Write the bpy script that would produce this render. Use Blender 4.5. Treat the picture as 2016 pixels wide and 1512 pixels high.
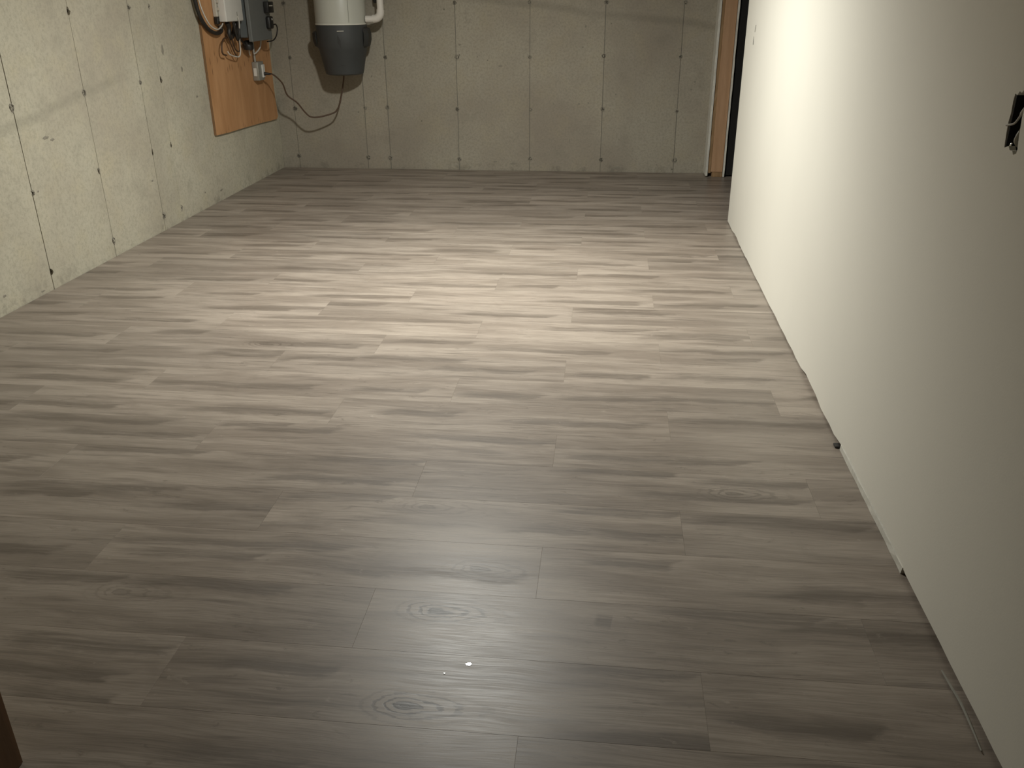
import bpy, bmesh, math, random
from mathutils import Vector, Matrix

# ------------------------------------------------------------------ scene, camera, world, exposure
for o in list(bpy.data.objects):
    bpy.data.objects.remove(o, do_unlink=True)
SC = bpy.context.scene
COL = SC.collection
random.seed(7)

XL, XR, YB, YN, ZC = -2.826, 0.807, 7.50, -1.30, 2.44   # left wall, right wall, back wall, near wall, ceiling
CAM_H = 1.386
PITCH, YAW, ROLL, FPX = 0.42338, 0.10874, -0.00588, 1706.72

def look_matrix():
    f = Vector((-math.sin(YAW)*math.cos(PITCH), math.cos(YAW)*math.cos(PITCH), -math.sin(PITCH)))
    r = Vector((math.cos(YAW), math.sin(YAW), 0))
    u = r.cross(f)
    c, s = math.cos(ROLL), math.sin(ROLL)
    r2 = c*r + s*u
    u2 = -s*r + c*u
    m = Matrix((r2, u2, -f)).transposed().to_4x4()
    m.translation = Vector((0, 0, CAM_H))
    return m

cam_data = bpy.data.cameras.new('camera')
cam = bpy.data.objects.new('camera', cam_data)
COL.objects.link(cam)
cam.matrix_world = look_matrix()
cam_data.sensor_fit = 'HORIZONTAL'
cam_data.sensor_width = 36.0
cam_data.lens = FPX/2016.0*36.0
cam_data.clip_start = 0.02
SC.camera = cam

world = bpy.data.worlds.new('world')
SC.world = world
world.use_nodes = True
world.node_tree.nodes['Background'].inputs[0].default_value = (0.9, 0.85, 0.7, 1)
world.node_tree.nodes['Background'].inputs[1].default_value = 0.004

SC.view_settings.view_transform = 'Standard'
SC.view_settings.look = 'None'
SC.view_settings.exposure = 0.0
SC.view_settings.gamma = 1.0
SC.view_settings.use_curve_mapping = False

LAMP = (-0.72, 4.07, 2.44)            # the one ceiling downlight
LAMP_POWER, BEAM_POWER = 372.0, 170.0   # wide glow and the reflector's tighter beam
LAMP_COLOR = (1.0, 1.0, 0.94)
LAMP_CONE, BEAM_CONE, LAMP_TILT = 177.0, 82.0, 11.5   # the bulb sits tilted toward the far end

# ------------------------------------------------------------------ helpers
def new_obj(name, mesh, mat=None, parent=None, loc=None):
    o = bpy.data.objects.new(name, mesh)
    COL.objects.link(o)
    if mat is not None and len(mesh.materials) == 0:
        mesh.materials.append(mat)
    if parent is not None:
        o.parent = parent
    if loc is not None:
        o.location = loc
    return o

def mesh_of(bm, name, smooth=False, angle=None):
    me = bpy.data.meshes.new(name)
    bmesh.ops.recalc_face_normals(bm, faces=bm.faces[:])
    bm.to_mesh(me)
    bm.free()
    if smooth:
        for p in me.polygons:
            p.use_smooth = True
        if angle:
            me.set_sharp_from_angle(angle=math.radians(angle))
    return me

def empty(name, loc=(0, 0, 0), rz=0.0):
    o = bpy.data.objects.new(name, None)
    o.empty_display_size = 0.05
    COL.objects.link(o)
    o.location = loc
    o.rotation_euler = (0, 0, rz)
    return o

def tag(o, label, cat, group=None):
    o['label'] = label
    o['category'] = cat
    if group:
        o['group'] = group
    return o

def struct(o):
    o['kind'] = 'structure'
    return o

def add_box(bm, x0, x1, y0, y1, z0, z1, bevel=0.0, seg=1):
    vs = [bm.verts.new((x, y, z)) for z in (z0, z1) for y in (y0, y1) for x in (x0, x1)]
    F = [(0, 2, 3, 1), (4, 5, 7, 6), (0, 1, 5, 4), (2, 6, 7, 3), (0, 4, 6, 2), (1, 3, 7, 5)]
    fs = [bm.faces.new([vs[i] for i in f]) for f in F]
    if bevel > 0:
        es = list({e for f in fs for e in f.edges})
        bmesh.ops.bevel(bm, geom=es, offset=bevel, segments=seg, affect='EDGES', profile=0.5)

def box(name, x0, x1, y0, y1, z0, z1, mat, parent=None, bevel=0.0, seg=1, smooth=False):
    bm = bmesh.new()
    add_box(bm, x0, x1, y0, y1, z0, z1, bevel, seg)
    return new_obj(name, mesh_of(bm, name, smooth, 35 if smooth else None), mat, parent)

def catmull(pts, n=6):
    P = [Vector(p) for p in pts]
    if len(P) < 3:
        return P
    out = []
    Q = [P[0]*2 - P[1]] + P + [P[-1]*2 - P[-2]]
    for i in range(1, len(Q)-2):
        for k in range(n):
            t = k/n
            a, b, c, d = Q[i-1], Q[i], Q[i+1], Q[i+2]
            out.append(0.5*((2*b) + (c-a)*t + (2*a-5*b+4*c-d)*t*t + (3*b-a-3*c+d)*t**3))
    out.append(P[-1])
    return out

def add_tube(bm, pts, r, seg=8, smooth=6):
    P = catmull(pts, smooth) if smooth > 1 else [Vector(p) for p in pts]
    rings = []
    up = Vector((0.13, 0.21, 0.97)).normalized()
    prev = None
    for i, p in enumerate(P):
        t = (P[min(i+1, len(P)-1)] - P[max(i-1, 0)]).normalized()
        if prev is None:
            n = t.cross(up)
            if n.length < 1e-3:
                n = t.cross(Vector((1, 0, 0)))
        else:
            n = prev - t*prev.dot(t)
        n.normalize()
        prev = n
        b = t.cross(n)
        rr = r(i/(len(P)-1)) if callable(r) else r
        rings.append([bm.verts.new(p + n*(rr*math.cos(2*math.pi*k/seg)) + b*(rr*math.sin(2*math.pi*k/seg))) for k in range(seg)])
    for a, b in zip(rings, rings[1:]):
        for k in range(seg):
            bm.faces.new((a[k], a[(k+1) % seg], b[(k+1) % seg], b[k]))
    bm.faces.new(rings[0][::-1])
    bm.faces.new(rings[-1])

def tube(name, pts, r, mat, parent=None, seg=8, smooth=6):
    bm = bmesh.new()
    add_tube(bm, pts, r, seg, smooth)
    return new_obj(name, mesh_of(bm, name, True, 50), mat, parent)

def lathe(name, prof, mat, parent=None, seg=40, loc=None, angle=40):
    bm = bmesh.new()
    rings = []
    for r, z in prof:
        rings.append([bm.verts.new((r*math.cos(2*math.pi*k/seg), r*math.sin(2*math.pi*k/seg), z)) for k in range(seg)])
    for a, b in zip(rings, rings[1:]):
        for k in range(seg):
            bm.faces.new((a[k], a[(k+1) % seg], b[(k+1) % seg], b[k]))
    bm.faces.new(rings[0][::-1])
    bm.faces.new(rings[-1])
    return new_obj(name, mesh_of(bm, name, True, angle), mat, parent, loc)

def sheet(name, outer, holes, thick, axis, at, mat, parent=None):
    """flat sheet with an outline and holes, given thickness. axis 'x': outline is (y,z) on plane x=at, growing to +x."""
    bm = bmesh.new()
    edges = []
    for loop in [outer] + holes:
        vs = [bm.verts.new((0, a, b)) for a, b in loop]
        for i in range(len(vs)):
            edges.append(bm.edges.new((vs[i], vs[(i+1) % len(vs)])))
    bmesh.ops.triangle_fill(bm, use_beauty=True, use_dissolve=False, edges=edges)
    r = bmesh.ops.extrude_face_region(bm, geom=bm.faces[:])
    for v in [g for g in r['geom'] if isinstance(g, bmesh.types.BMVert)]:
        v.co.x += thick
    if axis == 'y':
        for v in bm.verts:
            v.co = Vector((v.co.y, v.co.x, v.co.z))
    for v in bm.verts:
        if axis == 'x':
            v.co.x += at
        else:
            v.co.y += at
    return new_obj(name, mesh_of(bm, name), mat, parent)

# ------------------------------------------------------------------ materials
class NT:
    def __init__(self, name):
        self.m = bpy.data.materials.new(name)
        self.m.use_nodes = True
        self.t = self.m.node_tree
        self.b = self.t.nodes['Principled BSDF']
    def n(self, kind, **kw):
        nd = self.t.nodes.new(kind)
        for k, v in kw.items():
            setattr(nd, k, v)
        return nd
    def put(self, sock, v):
        if isinstance(v, bpy.types.NodeSocket):
            self.t.links.new(v, sock)
        else:
            sock.default_value = v
    def math(self, op, a, b=0.0, c=0.0, clamp=False):
        nd = self.n('ShaderNodeMath', operation=op, use_clamp=clamp)
        for i, v in enumerate((a, b, c)):
            self.put(nd.inputs[i], v)
        return nd.outputs[0]
    def mix(self, f, a, b, mode='MIX'):
        nd = self.n('ShaderNodeMix', data_type='RGBA', blend_type=mode)
        self.put(nd.inputs[0], f)
        for s, v in ((nd.inputs[6], a), (nd.inputs[7], b)):
            self.put(s, v if isinstance(v, bpy.types.NodeSocket) else (*v, 1.0) if len(v) == 3 else v)
        return nd.outputs[2]
    def ramp(self, f, lo, hi, a=0.0, b=1.0):
        nd = self.n('ShaderNodeMapRange', interpolation_type='SMOOTHSTEP')
        for i, v in enumerate((f, lo, hi, a, b)):
            self.put(nd.inputs[i], v)
        return nd.outputs[0]
    def noise(self, vec, scale=5.0, detail=3.0, rough=0.5, dist=0.0, out=0):
        nd = self.n('ShaderNodeTexNoise')
        self.put(nd.inputs['Vector'], vec)
        nd.inputs['Scale'].default_value = scale
        nd.inputs['Detail'].default_value = detail
        nd.inputs['Roughness'].default_value = rough
        nd.inputs['Distortion'].default_value = dist
        return nd.outputs[out]
    def obj(self):
        return self.n('ShaderNodeTexCoord').outputs['Object']
    def sep(self, v):
        nd = self.n('ShaderNodeSeparateXYZ')
        self.put(nd.inputs[0], v)
        return nd.outputs
    def comb(self, x, y, z):
        nd = self.n('ShaderNodeCombineXYZ')
        for i, v in enumerate((x, y, z)):
            self.put(nd.inputs[i], v)
        return nd.outputs[0]
    def attr(self, name):
        nd = self.n('ShaderNodeAttribute', attribute_type='OBJECT', attribute_name=name)
        return nd
    def bump(self, h, strength=0.3, dist=0.01):
        nd = self.n('ShaderNodeBump')
        nd.inputs['Strength'].default_value = strength
        nd.inputs['Distance'].default_value = dist
        self.put(nd.inputs['Height'], h)
        self.put(self.b.inputs['Normal'], nd.outputs[0])
    def color(self, c):
        self.put(self.b.inputs['Base Color'], c if isinstance(c, bpy.types.NodeSocket) else (*c, 1.0))
    def rough(self, r):
        self.put(self.b.inputs['Roughness'], r)

def simple(name, col, rough=0.5, metal=0.0, var=0.15, scale=12.0, bump=0.0):
    t = NT(name)
    v = t.obj()
    f = t.noise(v, scale, 4.0, 0.6)
    a = tuple(c*(1-var) for c in col)
    b = tuple(min(1, c*(1+var)) for c in col)
    t.color(t.mix(f, a, b))
    t.rough(rough)
    t.b.inputs['Metallic'].default_value = metal
    if bump:
        t.bump(t.noise(v, scale*12, 3.0), bump, 0.002)
    return t.m

def make_concrete(name, base, cold, side):
    """board-formed concrete; cold = points of the pour line (a, z) along the wall"""
    t = NT(name)
    geo = t.n('ShaderNodeNewGeometry').outputs['Position']
    x, y, z = t.sep(geo)
    along = y if side == 'x' else x
    big = t.noise(geo, 1.1, 4.0, 0.6)
    mid = t.noise(geo, 5.0, 5.0, 0.65)
    fine = t.noise(geo, 60.0, 4.0, 0.7)
    c = t.mix(t.ramp(big, 0.3, 0.7), (base[0]*0.86, base[1]*0.82, base[2]*0.82), tuple(v*1.12 for v in base))
    c = t.mix(t.ramp(mid, 0.45, 0.78, 0, 0.45), c, (base[0]*1.10, base[1]*1.04, base[2]*0.90))
    c = t.mix(t.ramp(mid, 0.24, 0.46, 0.38, 0), c, tuple(v*0.62 for v in base))
    c = t.mix(t.ramp(fine, 0.30, 0.60, 0.50, 0), c, tuple(v*0.62 for v in base))
    # every cast panel a shade of its own
    rnd = t.n('ShaderNodeObjectInfo').outputs['Random']
    c = t.mix(t.math('MULTIPLY', rnd, 0.14), c, tuple(v*0.5 for v in base))
    # pour line, a darker wavering band with a stain above it
    wob = t.math('MULTIPLY', t.math('SUBTRACT', t.noise(geo, 2.5, 3.0), 0.5), 0.07)
    (a0, z0), (a1, z1) = cold
    slope = (z1-z0)/(a1-a0)
    line = t.math('ADD', t.math('MULTIPLY_ADD', along, slope, z0-slope*a0), wob)
    d = t.math('SUBTRACT', z, line)
    band = t.math('MULTIPLY', t.ramp(t.math('ABSOLUTE', d), 0.006, 0.045, 1, 0), t.ramp(mid, 0.25, 0.6, 0.25, 0.8))
    if side == 'x':
        band = t.math('MULTIPLY', band, t.ramp(along, 4.85, 5.25, 1, 0))
    c = t.mix(t.math('MULTIPLY', band, 0.42), c, tuple(v*0.45 for v in base))
    # bug holes
    vo = t.n('ShaderNodeTexVoronoi')
    vo.inputs['Scale'].default_value = 9.0
    t.put(vo.inputs['Vector'], geo)
    sepc = t.n('ShaderNodeSeparateColor')
    t.put(sepc.inputs[0], vo.outputs['Color'])
    pick = t.ramp(sepc.outputs[0], 0.72, 0.76)
    hole = t.math('MULTIPLY', t.ramp(vo.outputs['Distance'], 0.035, 0.075, 1, 0), pick)
    c = t.mix(t.math('MULTIPLY', hole, 0.6), c, (0.05, 0.05, 0.04))
    # scuffs near the floor
    low = t.math('MULTIPLY', t.ramp(z, 0.01, 0.10, 1, 0), t.ramp(t.noise(geo, 9.0, 4.0, 0.7), 0.5, 0.68))
    c = t.mix(t.math('MULTIPLY', low, 0.45), c, tuple(v*0.4 for v in base))
    t.color(c)
    t.rough(0.88)
    t.b.inputs['Specular IOR Level'].default_value = 0.25
    h = t.math('SUBTRACT', t.math('MULTIPLY_ADD', fine, 0.25, t.math('MULTIPLY', mid, 0.7)), t.math('MULTIPLY', hole, 0.9))
    t.bump(h, 0.35, 0.006)
    return t.m

def make_plank():
    t = NT('vinyl_plank_print')
    u, v, w = t.sep(t.obj())
    seed = t.attr('seed').outputs['Fac']
    su = t.math('MULTIPLY', seed, 37.0)
    # grain space, wandering gently along the board
    P1 = t.comb(t.math('ADD', u, su), v, su)
    drift = t.math('MULTIPLY', t.math('SUBTRACT', t.noise(t.comb(t.math('MULTIPLY', t.math('ADD', u, su), 2.2), t.math('MULTIPLY', v, 3.0), su), 1.0, 2.0), 0.5), 0.05)
    vv = t.math('ADD', v, drift)
    G = lambda a, b: t.comb(t.math('MULTIPLY', t.math('ADD', u, su), a), t.math('MULTIPLY', vv, b), su)
    broad = t.noise(G(1.6, 11.0), 1.0, 3.0, 0.55)
    bands = t.noise(G(2.6, 42.0), 1.0, 4.0, 0.6)
    grain = t.noise(G(9.0, 330.0), 1.0, 3.0, 0.6)
    patch = t.noise(P1, 7.0, 5.0, 0.65, 0.6)
    light, mid_, dark = (0.325, 0.277, 0.230), (0.228, 0.190, 0.155), (0.088, 0.070, 0.054)
    c = t.mix(t.ramp(broad, 0.36, 0.64), mid_, light)
    c = t.mix(t.ramp(bands, 0.50, 0.74, 0, 0.70), c, tuple(x*0.62 for x in mid_))
    c = t.mix(t.ramp(bands, 0.22, 0.44, 0.35, 0), c, (0.38, 0.328, 0.270))
    # printed dark heartwood streaks, up to three a board
    strk = None
    wob = t.math('SUBTRACT', t.noise(G(6.0, 26.0), 1.0, 4.0, 0.65), 0.5)
    wob2 = t.math('SUBTRACT', t.noise(G(13.0, 60.0), 1.0, 3.0, 0.6), 0.5)
    for i in range(3):
        a = t.attr('streak%d' % i).outputs['Vector']
        a0, a1, a2 = t.sep(a)
        dv = t.math('ADD', t.math('DIVIDE', t.math('SUBTRACT', vv, a1), 0.026), t.math('MULTIPLY', wob, 2.2))
        # the ends run off slantwise; the right-hand one breaks sharply, the left feathers out
        du = t.math('ADD', t.math('DIVIDE', t.math('SUBTRACT', u, a0), a2), t.math('MULTIPLY', dv, -0.16))
        du = t.math('ADD', du, t.math('MULTIPLY', wob2, 0.5))
        eu = t.math('MULTIPLY', t.ramp(du, -1.25, -0.55), t.ramp(du, 0.88, 1.06, 1, 0))
        ev = t.math('MULTIPLY', t.ramp(dv, -1.25, -0.45), t.ramp(dv, 0.15, 1.5, 1, 0))
        e = t.math('MULTIPLY', eu, ev)
        strk = e if strk is None else t.math('MAXIMUM', strk, e)
    strk = t.math('MULTIPLY', strk, t.ramp(t.noise(G(5.0, 120.0), 1.0, 4.0, 0.7), 0.30, 0.60, 0.40, 1.0))
    c = t.mix(t.math('MULTIPLY', strk, 0.66), c, dark)
    # one knot with its cathedral rings on some boards
    k = t.attr('knot').outputs['Vector']
    k0, k1, kr = t.sep(k)
    ku = t.math('SUBTRACT', u, k0)
    kd = t.math('MULTIPLY', ku, t.ramp(ku, -0.03, 0.06, 8.0, 4.2))
    kv = t.math('MULTIPLY', t.math('SUBTRACT', v, k1), 15.0)
    jag = t.math('MULTIPLY', t.math('SUBTRACT', t.noise(G(14.0, 60.0), 1.0, 3.0, 0.6), 0.5), 1.1)
    rr = t.math('ADD', t.math('SQRT', t.math('ADD', t.math('MULTIPLY', kd, kd), t.math('MULTIPLY', kv, kv))), t.math('MULTIPLY', jag, 0.30))
    rings = t.ramp(t.math('SINE', t.math('MULTIPLY', t.math('POWER', t.math('MAXIMUM', rr, 0.001), 0.75), 33.0)), 0.25, 0.95)
    rmask = t.math('MULTIPLY', t.math('MULTIPLY', t.ramp(rr, 0.25, 1.0, 1, 0), kr), 1.0)
    c = t.mix(t.math('MULTIPLY', rings, rmask), c, tuple(x*0.7 for x in dark))
    core = t.math('MULTIPLY', t.ramp(rr, 0.08, 0.24, 0.95, 0), kr)
    c = t.mix(core, c, (0.035, 0.029, 0.023))
    # saw-mark flecks and fine grain
    fl = t.math('MULTIPLY', t.ramp(t.noise(t.comb(t.math('MULTIPLY', t.math('ADD', u, su), 30.0), t.math('MULTIPLY', v, 55.0), su), 1.0, 2.0), 0.70, 0.80), t.ramp(patch, 0.5, 0.65))
    c = t.mix(t.math('MULTIPLY', fl, 0.45), c, (0.50, 0.44, 0.37))
    c = t.mix(t.ramp(grain, 0.35, 0.62, 0.30, 0.0), c, dark)
    blot = t.noise(t.comb(t.math('MULTIPLY', t.math('ADD', u, su), 11.0), t.math('MULTIPLY', vv, 38.0), su), 1.0, 5.0, 0.72, 0.8)
    c = t.mix(t.ramp(blot, 0.60, 0.70, 0, 0.38), c, dark)
    c = t.mix(t.ramp(blot, 0.28, 0.38, 0.30, 0), c, (0.40, 0.345, 0.285))
    c = t.mix(t.ramp(patch, 0.30, 0.45, 0.16, 0), c, tuple(x*0.55 for x in mid_))
    tone = t.attr('tone').outputs['Fac']
    c = t.mix(1.0, c, t.comb(tone, tone, tone), 'MULTIPLY')
    t.color(c)
    t.rough(t.math('ADD', t.ramp(grain, 0.3, 0.7, 0.36, 0.44), t.math('MULTIPLY', strk, 0.05)))
    t.b.inputs['Specular IOR Level'].default_value = 0.42
    h = t.math('ADD', t.math('MULTIPLY', grain, 0.5), t.math('SUBTRACT', t.math('MULTIPLY', bands, 0.5), t.math('MULTIPLY', t.math('MULTIPLY', rings, rmask), 0.8)))
    t.bump(h, 0.07, 0.0010)
    return t.m

def make_drywall(name, col):
    t = NT(name)
    g = t.n('ShaderNodeNewGeometry').outputs['Position']
    f = t.noise(g, 3.0, 3.0)
    t.color(t.mix(f, tuple(c*0.975 for c in col), tuple(min(1, c*1.02) for c in col)))
    t.rough(0.72)
    t.b.inputs['Specular IOR Level'].default_value = 0.3
    t.bump(t.noise(g, 180.0, 3.0, 0.6), 0.12, 0.0015)
    return t.m

def make_wood(name, a, b, axis, ring=38.0, dark=0.5):
    t = NT(name)
    x, y, z = t.sep(t.n('ShaderNodeNewGeometry').outputs['Position'])
    sc = {'z': (ring, ring, 1.6), 'y': (ring, 1.6, ring), 'x': (1.6, ring, ring)}[axis]
    G = t.comb(t.math('MULTIPLY', x, sc[0]), t.math('MULTIPLY', y, sc[1]), t.math('MULTIPLY', z, sc[2]))
    f = t.noise(G, 1.0, 4.0, 0.6, 0.4)
    c = t.mix(t.ramp(f, 0.3, 0.7), a, b)
    g2 = t.noise(G, 4.0, 3.0, 0.6)
    c = t.mix(t.ramp(g2, 0.55, 0.75, 0, 0.35*dark), c, tuple(v*0.4 for v in a))
    t.color(c)
    t.rough(0.7)
    t.bump(g2, 0.2, 0.002)
    return t.m, t, c

def make_plywood():
    m, t, c = make_wood('plywood', (0.44, 0.225, 0.095), (0.55, 0.300, 0.140), 'z', 9.0, 0.4)
    x, y, z = t.sep(t.n('ShaderNodeNewGeometry').outputs['Position'])
    # dark drip marks down the veneer
    cell = t.n('ShaderNodeTexVoronoi', voronoi_dimensions='2D')
    cell.inputs['Scale'].default_value = 1.0
    t.put(cell.inputs['Vector'], t.comb(t.math('MULTIPLY', y, 20.0), t.math('MULTIPLY', z, 5.0), 0.0))
    drip = t.ramp(cell.outputs['Distance'], 0.06, 0.17, 1, 0)
    zone = t.math('ADD', t.math('MULTIPLY', t.ramp(z, 0.84, 0.88), t.ramp(z, 1.0, 1.04, 1, 0)), t.ramp(z, 0.46, 0.52, 0.8, 0))
    c2 = t.mix(t.math('MULTIPLY', t.math('MULTIPLY', drip, zone), 0.6), c, (0.10, 0.035, 0.012))
    t.color(c2)
    return m

M = {}
M['concrete_left'] = make_concrete('concrete_left', (0.475, 0.447, 0.352), ((4.02, 0.826), (5.06, 0.962)), 'x')
M['concrete_back'] = make_concrete('concrete_back', (0.345, 0.316, 0.252), ((-1.037, 1.345), (0.774, 1.14)), 'y')
M['groove'] = simple('concrete_groove', (0.20, 0.185, 0.15), 0.95)
M['tie_rim'] = simple('tie_rim', (0.24, 0.22, 0.175), 0.95, 0, 0.35, 60.0)
M['tie_pit'] = simple('tie_pit', (0.10, 0.09, 0.07), 0.95, 0, 0.35, 60.0)
M['plank'] = make_plank()
M['subfloor'] = simple('subfloor', (0.10, 0.09, 0.08), 0.9)
M['white_wall'] = make_drywall('painted_drywall', (0.80, 0.775, 0.690))
M['gypsum'] = simple('gypsum_edge', (0.62, 0.60, 0.53), 0.9, 0, 0.2, 40.0, 0.3)
M['gypsum_dull'] = simple('dull_sliver', (0.30, 0.29, 0.25), 0.7)
M['kraft'] = simple('drywall_paper_back', (0.34, 0.29, 0.21), 0.85)
M['stud'], _, _ = make_wood('spruce_stud', (0.40, 0.235, 0.125), (0.47, 0.285, 0.16), 'z', 26.0, 0.5)
M['stud_old'], _, _ = make_wood('weathered_stud', (0.22, 0.135, 0.062), (0.34, 0.21, 0.10), 'z', 40.0, 1.0)
M['jamb'], _, _ = make_wood('brown_jamb', (0.10, 0.052, 0.022), (0.14, 0.070, 0.030), 'z', 30.0, 0.5)
M['plate'], _, _ = make_wood('bottom_plate_wood', (0.34, 0.26, 0.16), (0.42, 0.33, 0.21), 'y', 30.0, 0.5)
M['plywood'] = make_plywood()
M['ply_edge'] = simple('plywood_edge', (0.20, 0.11, 0.05), 0.85, 0, 0.3, 50.0)
M['ceiling'] = simple('ceiling_board', (0.34, 0.31, 0.25), 0.9, 0, 0.1, 3.0)
M['gap_black'] = simple('gap_black', (0.012, 0.011, 0.010), 0.6, 0, 0.2, 8.0)
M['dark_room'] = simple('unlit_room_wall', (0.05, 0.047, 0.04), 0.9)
M['white_plastic'] = simple('white_plastic', (0.66, 0.645, 0.60), 0.45, 0, 0.06, 15.0)
M['beige_plastic'] = simple('beige_plastic', (0.50, 0.47, 0.40), 0.5, 0, 0.08, 15.0)
M['grey_steel'] = simple('grey_painted_steel', (0.125, 0.140, 0.140), 0.45, 0, 0.08, 10.0)
M['grey_steel_door'] = simple('grey_painted_cover', (0.15, 0.155, 0.148), 0.45, 0, 0.08, 10.0)
M['black'] = simple('black_plastic', (0.016, 0.015, 0.014), 0.45)
M['cable_black'] = simple('black_cable', (0.020, 0.017, 0.014), 0.5)
M['cable_brown'] = simple('brown_cable', (0.075, 0.04, 0.02), 0.55)
M['cable_white'] = simple('white_cable', (0.60, 0.57, 0.51), 0.5)
M['galv'] = simple('galvanised_steel', (0.34, 0.33, 0.29), 0.45, 0.4, 0.2, 40.0)
M['vac_body'] = simple('vacuum_enamel', (0.50, 0.50, 0.44), 0.35, 0, 0.07, 6.0)
M['vac_trim'] = simple('vacuum_trim', (0.62, 0.61, 0.54), 0.4)
M['vac_bucket'] = simple('vacuum_bucket_plastic', (0.048, 0.051, 0.051), 0.55, 0, 0.2, 7.0)
M['vac_dark'] = simple('vacuum_dark_plastic', (0.024, 0.024, 0.022), 0.5)
M['seam'] = simple('vacuum_seam', (0.22, 0.22, 0.18), 0.6)
M['pvc'] = simple('pvc_pipe', (0.68, 0.64, 0.58), 0.4, 0, 0.05)
M['void'] = simple('recess_dark', (0.018, 0.016, 0.014), 0.8)  # near-black: the shade inside the cut-outs is put into the colour
M['glint'] = simple('glint_mirror', (0.75, 0.75, 0.72), 0.06, 0.9, 0.02)
M['screw'] = simple('bright_screw', (0.75, 0.74, 0.70), 0.2, 1.0, 0.02)
lens = NT('lamp_lens')
lens.color((0.9, 0.88, 0.8))
lens.b.inputs['Emission Color'].default_value = (1.0, 0.93, 0.78, 1)
lens.b.inputs['Emission Strength'].default_value = 8.0
M['lens'] = lens.m

# ------------------------------------------------------------------ floor: every plank a piece
floor = struct(box('floor', XL-0.25, 2.7, YN, YB+0.2, -0.08, -0.0062, M['subfloor']))
ROW0, PITCH_ROW, LEN = 1.315, 0.2222, 1.2
ENDS = {0: 0.252, 1: 0.654, 2: -0.135}
# dark streaks of the print, read board by board: (row, board) -> (along, across, half length)
STREAK = {(-1,-1):[(.64,.11,.15)],(0,-2):[(.98,.173,.21),(1.01,.008,.12)],(0,-1):[(.24,.143,.15),(1.05,.221,.16),(1.08,.015,.18)],(1,-2):[(.37,.191,.17),(.77,.193,.22)],(1,-1):[(.91,.207,.2),(.58,.146,.02),(1.19,.182,.19)],(2,-1):[(.34,.152,.34)],(2,0):[(.71,.072,.12)],(3,-2):[(.59,.186,.28),(.48,.136,.14),(1.12,.112,.29)],(3,-1):[(.17,.202,.18),(1.02,.195,.18)],(3,0):[(.27,.178,.27)],(4,-2):[(.23,.202,.24),(1.01,.211,.2)],(4,-1):[(.62,.208,.18),(1.03,.175,.18)],(5,-2):[(.71,.187,.32),(.86,.094,.22)],(5,-1):[(.13,.21,.14),(.28,.173,.16),(.95,.168,.25)],(5,0):[(.32,.082,.32)],(6,-2):[(.95,.092,.24),(.18,.078,.21)],(6,-1):[(.88,.097,.24)],(6,0):[(.28,.159,.29)],(7,-3):[(.82,.18,.32)],(7,-2):[(.95,.086,.15),(.48,.084,.18),(.32,.079,.32)],(7,-1):[(.17,.075,.16),(.59,.083,.19),(.96,.097,.25)],(8,-2):[(1.03,.164,.17),(.25,.149,.25),(1.19,.208,.3)],(8,-1):[(.55,.176,.25)],(8,0):[(.17,.073,.16),(.61,.09,.22)],(9,-2):[(.85,.084,.23)],(9,-1):[(.21,.149,.2),(.71,.095,.29)],(9,0):[(.27,.154,.28)],(10,-2):[(.38,.188,.25),(.88,.192,.32)],(10,-1):[(.55,.152,.26),(1.04,.109,.31)],(11,-2):[(.84,.067,.23)],(11,-1):[(.88,.085,.24)],(11,0):[(.21,.214,.2),(.24,.158,.23)],(12,-2):[(.27,.055,.14),(.96,.077,.24)],(12,-1):[(.87,.083,.25)],(12,0):[(.17,.06,.17)],(13,-2):[(.03,.08,.28),(1.11,.063,.4)],(13,-1):[(.95,.072,.24)],(14,-2):[(.96,.077,.25)],(14,-1):[(.92,.075,.27)],(14,0):[(.18,.079,.19)],(15,-2):[(.24,.081,.23),(.75,.169,.46)],(15,-1):[(.89,.078,.23)],(16,-3):[(1.05,.178,.13)],(16,-2):[(.89,.05,.23)],(16,-1):[(.87,.076,.21)],(17,-2):[(.16,.075,.15)],(17,-1):[(.0,.077,.3),(1.14,.079,.39)],(18,-3):[(.95,.061,.22)],(18,-1):[(.79,.159,.25)],(19,-3):[(.88,.048,.22)],(19,-2):[(.98,.059,.23),(.19,.063,.18)],(19,-1):[(.85,.068,.21)],(20,-2):[(.16,.085,.19)],(20,0):[(.79,.084,.16)],(21,-2):[(.14,.054,.22)],(22,-2):[(.89,.026,.21)],(22,-1):[(.22,.121,.22),(1.07,.09,.32)],(23,-2):[(.82,.07,.26)],(23,0):[(.17,.067,.18)],(24,-3):[(.99,.065,.24)],(24,-1):[(.2,.058,.21)]}
KNOT = {(1,-1):(.166,.149,1.0),(0,-1):(.562,.057,1.0),(2,-1):(1.037,.107,.5),(1,-2):(.555,.144,.25),(4,-1):(.96,.112,.45),(3,-1):(.457,.171,.3)}
PLANK_MESH = {}
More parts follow.
